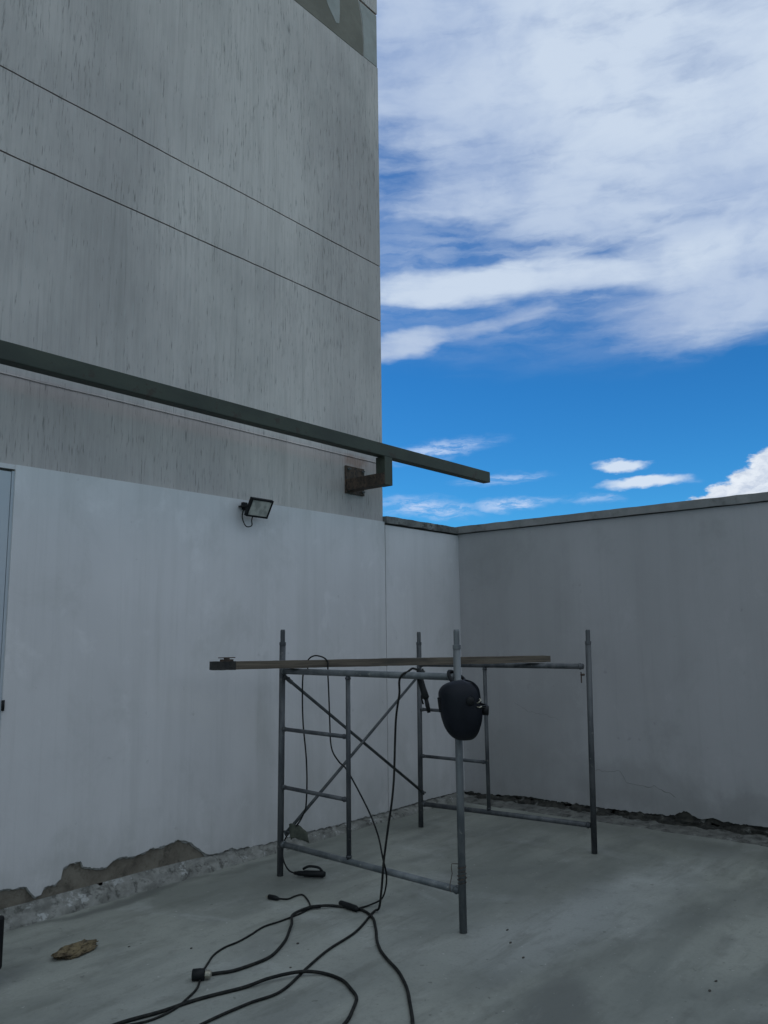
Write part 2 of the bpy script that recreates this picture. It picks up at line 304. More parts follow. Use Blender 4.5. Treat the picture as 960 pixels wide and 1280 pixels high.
M['coping'] = mat_rough('coping_concrete', (.10, .10, .095), (.19, .19, .18), 5, (.035, .035, .03), bd=.006, lite=(.27, .27, .26))
M['coping_plain'] = mat_rough('coping_grey', (.20, .20, .20), (.27, .265, .26), 3, (.13, .13, .125), bd=.004)
M['groove'] = mat_rough('groove_dark_mortar', (.07, .07, .065), (.12, .12, .11), 10)  # dark mortar showing in the joints between panels
M['patch_olive'] = mat_rough('olive_mortar', (.15, .14, .115), (.20, .188, .155), 3, bd=.003)
M['patch_pale'] = mat_rough('pale_filler', (.27, .275, .26), (.34, .345, .33), 4, bd=.003)
M['floor'] = mat_floor()
M['beam'] = mat_metal('dark_green_steel', (.019, .025, .018), (.034, .042, .029), 3, .7, 0, (.026, .020, .013), .60, (.5, .5, 1))
M['rust'] = mat_metal('rusty_steel', (.045, .030, .022), (.085, .055, .038), 14, .8, 0, (.02, .016, .013), .52)
M['galv'] = mat_metal('scaffold_steel', (.095, .108, .115), (.16, .172, .178), 10, .5, .3, (.27, .27, .25), .63)
M['galv_dk'] = mat_metal('dull_scaffold_steel', (.045, .050, .056), (.095, .10, .105), 10, .55, .2, (.17, .17, .16), .63)
M['brace'] = mat_metal('painted_brace_steel', (.035, .042, .045), (.07, .075, .078), 12, .55, .2, (.08, .06, .045), .62)
M['door'] = mat_metal('blue_grey_door', (.40, .44, .48), (.45, .49, .52), 1.5, .6, 0)
M['black'] = mat_metal('black_plastic', (.006, .007, .008), (.011, .012, .013), 10, .55, 0)
M['helmet'] = mat_metal('helmet_shell', (.005, .007, .011), (.009, .011, .017), 8, .55, 0)
M['rubber'] = mat_metal('cable_rubber', (.007, .008, .008), (.020, .020, .018), 30, .65, 0)
M['brass'] = mat_metal('worn_brass', (.30, .27, .20), (.40, .38, .32), 20, .4, .6)
M['casegrey'] = mat_metal('case_grey', (.10, .11, .12), (.14, .15, .16), 6, .5, 0)
for k_ in ('black', 'helmet', 'rubber'):
    M[k_].node_tree.nodes['Principled BSDF'].inputs['Specular IOR Level'].default_value = .22
M['far'] = mat_rough('city_ground', (.10, .11, .08), (.16, .15, .12), .05)
mt, nt, bs = newmat('lamp_glass'); bs.inputs['Base Color'].default_value = rgb(.42, .42, .37); bs.inputs['Roughness'].default_value = .22
P = wpos(nt); nt.links.new(mix(nt, mr(nt, nz(nt, P, 14, 3, .5), .4, .6), rgb(.30, .30, .27), rgb(.46, .45, .40)), bs.inputs['Base Color']); M['glass'] = mt
mt, nt, bs = newmat('weathered_timber'); P = wpos(nt)
ang = math.atan2(3.108-4.286, 5.80-3.42)
V = mp(nt, P, rot=(0, 0, -ang), sc=(1, 1, 1))
g = nz(nt, mp(nt, V, sc=(2.2, 50, 70)), 1, 6, .65, .6)
col = mix(nt, mr(nt, g, .35, .65), rgb(.06, .048, .037), rgb(.135, .112, .085))
col = mix(nt, mr(nt, nz(nt, mp(nt, V, sc=(1.6, 6, 6)), 1, 4, .6), .5, .68, 0, .75), col, rgb(.045, .042, .036))
nt.links.new(col, bs.inputs['Base Color']); bs.inputs['Roughness'].default_value = .85; bump(nt, bs, g, .5, .003); M['wood'] = mt
M['tar'] = mat_rough('tarred_end', (.02, .02, .02), (.04, .038, .034), 20)
M['rag'] = mat_rough('brown_cloth', (.085, .062, .035), (.20, .155, .085), 16, (.035, .025, .016), bd=.006)
M['green'] = mat_rough('green_cloth', (.045, .052, .04), (.085, .09, .07), 20)
M['debris'] = mat_rough('debris', (.05, .045, .04), (.10, .09, .075), 30)

# ------------------------------------------------------------------ geometry helpers
def thing(name, label, cat, loc, group=None):
    o = bpy.data.objects.new(name, None); C.objects.link(o); o.location = loc; o.empty_display_size = .1
    o['label'] = label; o['category'] = cat
    if group: o['group'] = group
    return o
def origin_of(o):
    v = Vector((0, 0, 0))
    while o: v += Vector(o.location); o = o.parent
    return v
def obj(name, bm, mat, parent=None, loc=None, smooth=False, bevel=0):
    """bm is in world coordinates; the object gets its origin at loc or at its parent"""
    base = Vector(loc) if loc is not None else (origin_of(parent) if parent else Vector((0, 0, 0)))
    bmesh.ops.recalc_face_normals(bm, faces=bm.faces)
    for v in bm.verts: v.co -= base
    me = bpy.data.meshes.new(name); bm.to_mesh(me); bm.free()
    mats = mat if isinstance(mat, list) else [mat]
    for x in mats: me.materials.append(M[x])
    if smooth: 
        for p_ in me.polygons: p_.use_smooth = True
    o = bpy.data.objects.new(name, me); C.objects.link(o)
    if parent: o.parent = parent; o.location = base - origin_of(parent)
    else: o.location = base
    if bevel:
        bv = o.modifiers.new('bevel', 'BEVEL'); bv.width = bevel; bv.segments = 2; bv.limit_method = 'ANGLE'; bv.angle_limit = math.radians(40)
    return o
def tag(o, label=None, cat=None, group=None, kind=None):
    if label: o['label'] = label
    if cat: o['category'] = cat
    if group: o['group'] = group
    if kind: o['kind'] = kind
    return o
def NB(): return bmesh.new()
def box(bm, x0, x1, y0, y1, z0, z1, mtx=None):
    vs = [bm.verts.new((x, y, z)) for x in (x0, x1) for y in (y0, y1) for z in (z0, z1)]
    if mtx is not None:
        for v in vs: v.co = mtx @ v.co
    for f in ((0,1,3,2),(4,6,7,5),(0,4,5,1),(2,3,7,6),(0,2,6,4),(1,5,7,3)): bm.faces.new([vs[i] for i in f])
    return vs
def catmull(pts, n=8):
    P = [Vector(p) for p in pts]; P = [2*P[0]-P[1]] + P + [2*P[-1]-P[-2]]; out = []
    for i in range(1, len(P)-2):
        a, b, c, d = P[i-1:i+3]
        for k in range(n):
            t = k/n
            out.append(.5*((2*b)+(c-a)*t+(2*a-5*b+4*c-d)*t*t+(3*b-3*c+d-a)*t**3))
    out.append(P[-2]); return out
def tube(bm, pts, r, seg=10, caps=True):
    P = [Vector(p) for p in pts]; rr = r if callable(r) else (lambda i: r)
    t0 = (P[1]-P[0]).normalized(); up = Vector((0, 0, 1)) if abs(t0.z) < .9 else Vector((1, 0, 0))
    n = t0.cross(up).normalized(); rings = []
    for i, p in enumerate(P):
        t = (P[min(i+1, len(P)-1)]-P[max(i-1, 0)]).normalized()
        n = (n-t*n.dot(t)).normalized(); b = t.cross(n)
        q = rr(i)
        rings.append([bm.verts.new(p+(n*math.cos(2*math.pi*k/seg)+b*math.sin(2*math.pi*k/seg))*q) for k in range(seg)])
    for a, b in zip(rings, rings[1:]):
        for k in range(seg): bm.faces.new((a[k], a[(k+1) % seg], b[(k+1) % seg], b[k]))
    if caps: bm.faces.new(rings[0][::-1]); bm.faces.new(rings[-1])
def cable_path(pts, n=8, r=.005, seed=0, wob=.004):
    out = []
    for i, p in enumerate(catmull(pts, n)):
        q = Vector((noise.noise(Vector((i*.13, seed, 0))), noise.noise(Vector((i*.13, seed+9, 0))), 0))*wob
        p = p+q; p.z = max(p.z, r+.0005); out.append(p)
    return out
def frac(pts, step=.012, amp=.006, seed=0):
    """refine an outline (s, z) with small ragged noise"""
    out = []
    for (a, b), (c, d) in zip(pts, pts[1:]):
        L = math.hypot(c-a, d-b); n = max(1, int(L/step))
        for k in range(n):
            t = k/n; s = a+(c-a)*t; z = b+(d-b)*t
            q = noise.noise(Vector((s*22, seed, 0)))*amp + noise.noise(Vector((s*75, seed+5, 0)))*amp*.6
            out.append((s, z+q))
    out.append(pts[-1]); return out
def coat(bm, outline, top, front, back, axis):
    """thin coat of paint with a ragged lower edge. axis 'x': runs along X at plane Y; 'y': along Y at plane X"""
    def P(s, z, d): return (s, d, z) if axis == 'x' else (d, s, z)
    cols = []
    for s, z in outline:
        cols.append([bm.verts.new(P(s, z, front)), bm.verts.new(P(s, top, front)), bm.verts.new(P(s, top, back)), bm.verts.new(P(s, z, back))])
    for a, b in zip(cols, cols[1:]):
        for k in range(4): bm.faces.new((a[k], a[(k+1) % 4], b[(k+1) % 4], b[k]))
    bm.faces.new(cols[0]); bm.faces.new(cols[-1][::-1])
def fillet(bm, s0, s1, wall, width, height, axis, seed, step=.02, sign=-1, na=7, lump=.016):
    """rough mortar cove in the angle of wall and floor; width / height are functions of s"""
    n = int(abs(s1-s0)/step); rows = []
    for i in range(n+1):
        s = s0+(s1-s0)*i/n; row = []
        for k in range(na+1):
            t = k/na; w_ = width(s); h_ = height(s)
            d = w_*(t**1.15); z = h_*(1-t)**.75
            q = noise.fractal(Vector((s*9, t*2.2+seed, seed)), .8, 2.1, 4)
            e = math.sin(t*math.pi)*.6+.4*(t > .01)
            z2 = max(z+q*lump*.6*e, -.012) if k < na else -.015
            d2 = max(0, d+(q*lump*1.6*e if k else 0))
            row.append(bm.verts.new((s, wall+sign*d2, z2) if axis == 'x' else (wall+sign*d2, s, z2)))
        rows.append(row)
    for a, b in zip(rows, rows[1:]):
        for k in range(na): bm.faces.new((a[k], a[k+1], b[k+1], b[k]))

# ------------------------------------------------------------------ setting: ground, roof deck
bm = NB(); bmesh.ops.create_grid(bm, x_segments=1, y_segments=1, size=1500)
for v in bm.verts: v.co.z = -9.0
tag(obj('ground', bm, 'far'), kind='structure')
bm = NB(); box(bm, -9, RW+.16, -9, LW+.3, -.25, 0.0)
for f in bm.faces: pass
tag(obj('roof_deck', bm, 'floor'), kind='structure')

# ------------------------------------------------------------------ tall tower block
EX = 5.735
tower = thing('tower', 'tall windowless tower wall in scratched grey stucco, painted white at its foot', 'building', (EX, LW, 0))
bm = NB(); box(bm, -14, EX-.006, LW+.012, LW+9, -9, 15); obj('wall', bm, 'groove', tower)
GAP = .009
def wavy_panel(bm, x0, x1, z0, z1, y, t, seed):
    # panel whose top and bottom arrises wander a little
    n = 120; up = []; 
    def w_(x, s): return noise.noise(Vector((x*1.3, s, 0)))*.006+noise.noise(Vector((x*9, s, 3)))*.0022
    cols = []
    for i in range(n+1):
        x = x0+(x1-x0)*i/n
        a = z0+w_(x, z0*7.1) + abs(noise.noise(Vector((x*4, z0, 9))))*.004; b = z1+w_(x, z1*7.1)
        cols.append([bm.verts.new((x, y, a)), bm.verts.new((x, y, b)), bm.verts.new((x, y+t, b)), bm.verts.new((x, y+t, a))])
    for p_, q in zip(cols, cols[1:]):
        for k in range(4): bm.faces.new((p_[k], p_[(k+1) % 4], q[(k+1) % 4], q[k]))
    bm.faces.new(cols[0]); bm.faces.new(cols[-1][::-1])
X0 = -14
bm = NB()
levels = [(2.6405, 3.1865, LW-.001), (3.1885, 4.594, LW-.0045), (4.594+GAP, 5.154, LW-.006), (5.154+GAP, 7.295, LW-.007), (7.295+GAP, 7.900, LW+.002), (7.900+GAP*1.6, 10.6, LW-.006), (10.6+GAP, 15.0, LW-.006)]
for z0, z1, y in levels: wavy_panel(bm, X0 if z0 > 8 else .2, EX, z0, z1, y, LW+.0125-y, z0)
box(bm, X0, .2, LW-.004, LW+.0125, -.2, 7.9)
obj('stucco_panel', bm, 'stucco', tower)
bm = NB(); box(bm, EX-.006, EX-.001, LW+.0125, LW+9, 2.6, 15.0); obj('side_wall', bm, 'stucco', tower)
bm = NB()
for k in range(240):   # thin rounded drip bead along the lap
    pass
pts = [(x*.1+.3, LW-.004, 3.188+noise.noise(Vector((x*.5, 3, 0)))*.004) for x in range(0, 55)]
tube(bm, pts, .005, 6); obj('drip_bead', bm, 'stucco', tower, smooth=True)
# repaired patches in the band below the upper joint
def patch(pts, y, mat, nm='repair_patch'):
    bm = NB(); a = [bm.verts.new((x, y, z)) for x, z in pts]; b = [bm.verts.new((x, LW+.0015, z)) for x, z in pts]
    bm.faces.new(a); bm.faces.new(b[::-1])
    for i in range(len(pts)): bm.faces.new((a[i], a[(i+1) % len(pts)], b[(i+1) % len(pts)], b[i]))
    obj(nm, bm, mat, tower)
patch([(4.0, 7.308), (5.515, 7.308), (5.52, 7.45), (5.495, 7.70), (5.445, 7.892), (4.0, 7.892)], LW-.002, 'patch_olive')
patch([(4.955, 7.885), (4.955, 7.64), (5.02, 7.53), (5.08, 7.47), (5.12, 7.43), (5.165, 7.45), (5.175, 7.56), (5.17, 7.885)], LW-.004, 'patch_pale')
patch([(5.525, 7.312), (5.73, 7.312), (5.73, 7.885), (5.46, 7.885), (5.51, 7.70), (5.53, 7.45)], LW-.0025, 'patch_pale')
# painted base of the tower
PL = [(2.262, .212)] + [p_ for p_ in PEEL_L if p_[0] > 2.29 and p_[0] < 5.70] + [(5.742, .063)]
def topline(x): return 2.638
bm = NB(); coat(bm, frac(PL, .008, .012, 1), 2.640, LW-.017, LW-.0055, 'x'); obj('white_paint', bm, 'white', tower)
bm = NB(); coat(bm, frac([(x, z-.010-.012*max(0, noise.noise(Vector((x*7, 4, 0))))) for x, z in PL], .008, .014, 17), 2.638, LW-.0052, LW+.0127, 'x'); obj('skim_coat', bm, 'patch_pale', tower)
bm = NB(); box(bm, 2.25, 5.742, LW+.0015, LW+.0118, -.1, 2.64); obj('bare_mortar', bm, 'mortar', tower)
bm = NB(); fillet(bm, 2.262, 5.742, LW+.0015, lambda s: .085, lambda s: .10 if s < 3.3 else max(.055, .10-.02*(s-3.3)), 'x', 3); obj('skirting_fillet', bm, 'fillet', tower, smooth=True)
bm = NB(); box(bm, .9, 2.262, LW-.010, LW+.0125, 2.612, 2.640); obj('lintel', bm, 'white', tower)
# steel door at the far left
dr = thing('metal_door', 'flat blue grey metal door at the left end of the white wall', 'door', (1.75, LW, 0))
bm = NB(); box(bm, 1.26, 2.2445, LW-.002, LW+.012, .02, 2.596); obj('door_leaf', bm, 'door', dr, bevel=.003)
bm = NB(); box(bm, 2.2465, 2.2618, LW-.006, LW+.012, -.01, 2.600); obj('door_frame', bm, 'door', dr)
bm = NB(); tube(bm, [(2.262, LW-.024, 1.195), (2.262, LW-.024, 1.255)], .009, 10); obj('hinge', bm, 'black', dr, smooth=True)
bm = NB(); box(bm, 1.36, 1.40, LW-.05, LW-.002, 1.0, 1.16); obj('handle', bm, 'black', dr, bevel=.006)

# ------------------------------------------------------------------ parapet walls
pw = thing('parapet_wall', 'short white parapet wall between the tower and the corner', 'wall', (6.35, LW, 0))
bm = NB(); box(bm, EX+.012, RW+.15, LW+.0015, LW+.16, -.2, 2.62); obj('wall_body', bm, 'mortar', pw)
PR = [(5.7515, .062)] + [p_ for p_ in PEEL_L if p_[0] > 5.76 and p_[0] < 6.8] + [(RW-.003, .06)]
bm = NB(); coat(bm, frac(PR, .012, .006, 4), 2.612, LW-.017, LW+.001, 'x'); obj('white_paint', bm, 'white', pw)
bm = NB(); fillet(bm, 5.744, RW-.01, LW+.001, lambda s: .10, lambda s: .06, 'x', 8); obj('skirting_fillet', bm, 'fillet', pw, smooth=True)
def coping(bm, s0, s1, a, b, z0, z1, axis, amp=.004, seed=0, step=.04):
    n = max(2, int(abs(s1-s0)/step)); cols = []
    for i in range(n+1):
        s = s0+(s1-s0)*i/n; q = lambda k: noise.noise(Vector((s*6, k*3.3+seed, k)))*amp+noise.noise(Vector((s*25, k*2+seed, 1)))*amp*.5
        ring = [(a+q(1), z0+q(2)), (a+q(3), z1+q(4)), (b, z1+.01), (b, z0)]
        cols.append([bm.verts.new((s, d, z) if axis == 'x' else (d, s, z)) for d, z in ring])
    for p_, c in zip(cols, cols[1:]):
        for k in range(4): bm.faces.new((p_[k], p_[(k+1) % 4], c[(k+1) % 4], c[k]))
    bm.faces.new(cols[0]); bm.faces.new(cols[-1][::-1])
bm = NB(); coping(bm, EX+.004, RW-.042, LW-.045, LW+.2, 2.628, 2.692, 'x', .007, 2, .03); obj('coping', bm, 'coping', pw)

rw = thing('boundary_wall', 'long plain grey wall on the right, cracked and mossy at its foot', 'wall', (RW, 0, 0))
bm = NB(); box(bm, RW+.008, RW+.16, -9, LW+.0015, -.2, 2.62); obj('wall_body', bm, 'moss', rw)
PRr = [(RY, z+.036) for RY, z in PEEL_R][::-1]
PRr = [(-9, .10), (-3, .09), (1.0, .07)] + PRr[:-1] + [(LW-.004, .045)]
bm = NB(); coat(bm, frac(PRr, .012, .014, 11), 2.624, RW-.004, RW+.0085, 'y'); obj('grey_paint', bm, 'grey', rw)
bm = NB(); fillet(bm, -3, LW-.09, RW+.008, lambda s: .29+.03*noise.noise(Vector((s*2, 0, 0))), lambda s: .022, 'y', 14, .03, na=8, lump=.010); obj('skirting_fillet', bm, 'fillet_dark', rw, smooth=True)
bm = NB(); fillet(bm, .2, LW-.05, RW+.008, lambda s: .07+.05*noise.noise(Vector((s*5, 7, 0))), lambda s: .06+.035*noise.noise(Vector((s*6, 2, 0))), 'y', 24, .018, na=5, lump=.03); obj('moss_line', bm, 'moss', rw, smooth=True)
bm = NB(); box(bm, -9, RW+.0, -3.2, -3.05, -.2, 2.66); obj('unseen_shade_wall', bm, 'grey', rw)  # unseen wall behind the camera, added to darken the lower walls and floor
bm = NB(); coping(bm, -9, LW+.2, RW-.035, RW+.21, 2.632, 2.702, 'y', .004, 5, .05); obj('coping', bm, 'coping_plain', rw)
# hairline crack
bm = NB(); pts = frac([(y, z) for y, z in CRACK_R[::-1]], .02, .02, 31)
tube(bm, [(RW-.0045, y, z) for y, z in pts], lambda i: .0008+.0016*abs(noise.noise(Vector((i*.3, 0, 0)))), 4); obj('hairline_crack', bm, 'fillet_dark', rw)
bm = NB(); pts = frac([(4.15, .95), (3.98, .86), (3.8, .84), (3.66, .80)], .02, .015, 37)
tube(bm, [(RW-.0042, y, z) for y, z in pts], lambda i: .0007, 4); obj('hairline_crack', bm, 'fillet_dark', rw)

# ------------------------------------------------------------------ green beam on its bracket
bx, by, bz = 5.335, 4.29, 2.985
beam = thing('steel_beam', 'long dark green square steel beam held out from the tower wall by a bracket', 'beam', (bx, LW, 2.86))
bm = NB(); box(bm, -3.0, 6.90, by, by+.085, 3.112, 3.222)
obj('beam_tube', bm, 'beam', beam, bevel=.006)
bm = NB()
box(bm, bx-.125, bx+.125, LW-.019, LW-.0005, 2.845, 3.095); obj('wall_plate', bm, 'rust', beam, bevel=.003)
for dx in (-.095, .095):
    for z in (2.875, 3.065):
        bm = NB(); tube(bm, [(bx+dx, LW-.02, z), (bx+dx, LW-.032, z)], .012, 6); tube(bm, [(bx+dx, LW-.032, z), (bx+dx, LW-.05, z)], .006, 8); obj('anchor_bolt', bm, 'galv', beam)
AX0, AX1 = 5.215, 5.318
bm = NB(); box(bm, AX0, AX1, by+.001, LW-.0195, 2.868, 2.972); obj('bracket_arm', bm, 'rust', beam, bevel=.004)
bm = NB(); box(bm, AX0+.001, AX1+.001, by-.002, by+.1, 2.866, 3.1115); obj('bracket_upright', bm, 'beam', beam, bevel=.004)

# ------------------------------------------------------------------ floodlight
fl = thing('floodlight', 'small black floodlight fixed to the wall at the top of the white paint', 'floodlight', (4.06, LW, 2.58))
hc = Vector((4.085, 4.60, 2.565))
nrm = Vector((0, -.11, -.062)).normalized(); ex = Vector((1, 0, 0)); ey = nrm.cross(ex).normalized()
if ey.z < 0: ey = -ey
mt4 = Matrix((ex, ey, nrm)).transposed().to_4x4(); mt4.translation = hc
W_, H_ = .108, .075
bm = NB(); box(bm, -W_, W_, -H_, H_, -.022, 0, mt4)
for k in range(9): x = -.07+k*.0175; box(bm, x-.002, x+.002, -H_*.8, H_*.8, -.036, -.0215, mt4)
obj('housing', bm, 'black', fl, bevel=.003)
bm = NB(); 
box(bm, -W_, W_, H_-.014, H_, .0005, .008, mt4); box(bm, -W_, W_, -H_, -H_+.014, .0005, .008, mt4)
box(bm, -W_, -W_+.014, -H_+.0141, H_-.0141, .0005, .008, mt4); box(bm, W_-.014, W_, -H_+.0141, H_-.0141, .0005, .008, mt4)
obj('bezel', bm, 'black', fl, bevel=.002)
bm = NB(); box(bm, -W_+.0142, W_-.0142, -H_+.0142, H_-.0142, .0005, .003, mt4); obj('lens', bm, 'glass', fl)
bm = NB(); box(bm, 4.02, 4.12, LW-.032, LW-.0125, 2.560, 2.60); 
a = mt4 @ Vector((-W_-.004, 0, -.012)); b = mt4 @ Vector((W_+.004, 0, -.012))
for q, x in ((a, 3.985), (b, 4.185)):
    tube(bm, [q, (x, LW-.05, 2.582), (x+(.02 if x < 4.08 else -.02), LW-.026, 2.582)], .006, 6)
tube(bm, [(3.985, LW-.026, 2.582), (4.185, LW-.026, 2.582)], .006, 6)
obj('yoke', bm, 'black', fl)
bm = NB(); box(bm, 4.0, 4.045, LW-.06, LW-.0325, 2.575, 2.615); obj('junction_box', bm, 'black', fl, bevel=.004)
bm = NB(); h0 = mt4 @ Vector((-.02, -H_+.02, -.022))
tube(bm, catmull([h0, h0+Vector((.0, .02, -.05)), (4.06, 4.66, 2.435), (4.02, 4.68, 2.43), (4.0, 4.70, 2.50), (4.02, LW-.045, 2.578)], 8), .0045, 8); obj('cord', bm, 'rubber', fl, smooth=True)

# ------------------------------------------------------------------ scaffold
sc = thing('scaffold', 'single-lift tubular steel scaffold standing on the roof deck', 'scaffold', (4.8, 3.45, 0))
P1, P2 = Vector((3.973, 4.228, 0)), Vector((3.853, 2.66, 0))
P3, P4 = Vector((5.652, 4.305, 0)), Vector((5.752, 2.792, 0))
def at(a, b, t, z): v = a.lerp(b, t); return Vector((v.x, v.y, z))
def post(p, top, mat, lean=(0, 0)):
    t = Vector((p.x+lean[0], p.y+lean[1], top-.10)); bm = NB()
    tube(bm, [p+Vector((0, 0, .001)), t], .0215, 14); o = obj('post', bm, mat, sc, smooth=True)
    d = (t-p).normalized(); bm = NB(); tube(bm, [t-d*.01, t+d*.012, t+d*.014, t+d*.09, t+d*.10], lambda i: (.0235, .0235, .017, .017, .014)[i], 12)
    obj('spigot', bm, mat, o)
    return o
post(P1, 1.645, 'galv_dk', (.005, -.005)); post(P2, 1.625, 'galv', (.002, -.003)); post(P3, 1.621, 'galv_dk', (.007, -.009)); post(P4, 1.62, 'galv_dk', (.012, -.026))
def rail(a, b, r, mat, nm):
    bm = NB(); tube(bm, [a, b], r, 12); 
    for e, o_ in ((a, b), (b, a)):       # weld beads
        d = (o_-e).normalized(); tube(bm, [e+d*.016, e+d*.028], r*1.22, 10)
    obj(nm, bm, mat, sc, smooth=True)
for a, b, m1, zt, zb in ((P1, P2, 'galv', 1.358, .208), (P3, P4, 'galv_dk', 1.345, .190)):
    rail(at(a, b, .012, zt), at(a, b, .988, zt), .0205, m1, 'top_rail')
    rail(at(a, b, .012, zb), at(a, b, .988, zb+.005), .0195, 'galv_dk' if a is P3 else 'galv', 'bottom_rail')
    rail(at(a, b, .43, zb+.01), at(a, b, .43, zt-.01), .0155, 'galv_dk', 'inner_post')
    for z in (.965, .580):
        rail(at(a, b, .012, z), at(a, b, .42, z-.004), .0135, 'galv_dk', 'rung')
def brace(a, b):
    bm = NB(); d = (b-a).normalized()
    tube(bm, [a+d*.03, b-d*.03], .0115, 10); o = obj('cross_brace', bm, 'brace', sc, smooth=True)
    for e, s in ((a, 1), (b, -1)):
        bm = NB(); n = Vector((0, 1, 0)); mid = e+d*.03*s
        box(bm, -.045, .045, -.004, .004, -.014, .014, Matrix.Translation(e+d*.02*s) @ d.to_track_quat('X', 'Z').to_matrix().to_4x4()); obj('flattened_end', bm, 'brace', o)
        bm = NB(); tube(bm, [e+Vector((0, .028, 0)), e+Vector((0, -.028, 0))], .008, 8); obj('brace_pin', bm, 'galv_dk', o)
off = Vector((0, -.030, 0))
brace(P1+Vector((.02, -.030, 1.31)), P3+Vector((-.01, -.034, .287)))
brace(P1+Vector((.02, -.046, .285)), P3+Vector((-.01, -.050, 1.285)))
# little locking lug on the far right post and near post
bm = NB(); q = P4+Vector((-.006, .0, 1.285)); tube(bm, [q+Vector((-.02, .0, .0)), q+Vector((-.05, .012, .0))], .008, 8); tube(bm, [q+Vector((-.046, .012, .02)), q+Vector((-.046, .012, -.06))], .005, 6); obj('locking_lug', bm, 'rust', sc)

# twist of tie wire on the near post
tw = []
for k in range(70):
    t = k/70; aa = t*math.pi*2*5
    tw.append(P2+Vector((math.cos(aa)*(.0225+.004*math.sin(k)), math.sin(aa)*(.0225+.004*math.cos(k*1.7)), .245+.10*t)))
tw += [P2+Vector((-.05, .03, .36)), P2+Vector((-.02, .05, .30)), P2+Vector((-.05, .045, .25)), P2+Vector((-.07, .03, .22))]
bm = NB(); tube(bm, catmull(tw, 2), .0022, 5)
tag(obj('tie_wire', bm, 'rust', loc=P2+Vector((0, 0, .24))), 'twist of rusty tie wire low on the nearest scaffold post', 'wire')

# green scrap of cloth knotted at the foot of the far left post
bm = NB(); pts = []
g0 = P1+Vector((.01, -.055, .315))
rows = []
for i in range(9):
    t = i/8; row = []
    for j in range(5):
        s = j/4-.5
        v = g0+Vector((.01+.03*t+s*.015, -.02-.14*t+s*.03, -.02+.0*t+s*.09*(1-.25*t)+.06*t*(1-t)-.03*t))
        v += Vector((noise.noise(v*30), noise.noise(v*30+Vector((5, 0, 0))), noise.noise(v*30+Vector((0, 9, 0)))))*.012
        row.append(bm.verts.new(v))
    rows.append(row)
for a, b in zip(rows, rows[1:]):
    for k in range(4): bm.faces.new((a[k], a[k+1], b[k+1], b[k]))
o = obj('cloth_scrap', bm, 'green', loc=P1+Vector((0, 0, .30)), smooth=True); sm = o.modifiers.new('solid', 'SOLIDIFY'); sm.thickness = .004
tag(o, 'green cloth scrap caught at the lower brace end on the far left scaffold post', 'cloth')

# ------------------------------------------------------------------ timber plank across the two top rails
A_, B_ = Vector((3.42, 4.286, 0)), Vector((5.80, 3.108, 0))
A_.z = 1.383; B_.z = 1.3685
ax = (B_-A_).normalized(); side = ax.cross(Vector((0, 0, 1))).normalized()   # toward the camera
if side.y > 0: side = -side
up_ = ax.cross(side); up_ = up_ if up_.z > 0 else -up_
pk = thing('plank', 'long weathered timber plank lying across the scaffold top rails', 'plank', A_)
L_ = (B_-A_).length
def plank_part(s0, s1, w0, w1, h0, h1, seed):
    bm = NB(); n = max(2, int((s1-s0)/.03)); cols = []
    for i in range(n+1):
        s = s0+(s1-s0)*i/n
        q = lambda k: noise.noise(Vector((s*5, k*4.1+seed, 0)))*.0035+noise.noise(Vector((s*28, k*3, seed)))*.0014
        sag = -.010*math.sin(math.pi*s/L_)
        ring = [(w0+q(1), h0+q(2)), (w1+q(3), h0+q(4)), (w1+q(5), h1+q(6)), (w0+q(7), h1+q(8))]
        cols.append([bm.verts.new(A_+ax*s-side*a+up_*(b+sag*0)) for a, b in ring])
    for p_, c in zip(cols, cols[1:]):
        for k in range(4): bm.faces.new((p_[k], p_[(k+1) % 4], c[(k+1) % 4], c[k]))
    bm.faces.new(cols[0]); bm.faces.new(cols[-1][::-1]); return bm
obj('board', plank_part(.0, L_, 0, .105, .003, .054, 2), 'wood', pk)
obj('dark_end_wrap', plank_part(-.002, .15, -.002, .107, .001, .0558, 2), 'tar', pk)

# small chipping tool lying near the left end of the plank
v = A_+ax*.10-side*.05+up_*.0568
bm = NB(); mt5 = Matrix.Translation(v) @ Matrix.Rotation(math.atan2(ax.y, ax.x), 4, 'Z')
tube(bm, [mt5 @ Vector((0, 0, 0)), mt5 @ Vector((0, 0, .012))], .045, 18); tube(bm, [mt5 @ Vector((0, 0, .012)), mt5 @ Vector((0, 0, .020))], .020, 12)
box(bm, -.055, .055, -.012, .012, .0205, .026, mt5)
tag(obj('metal_disc', bm, 'rust', loc=v), 'small rusty metal disc lying on the left end of the plank', 'disc')

# ------------------------------------------------------------------ cables
def top_at(X, Y):     # height of plank top at a point near it
    return 1.42
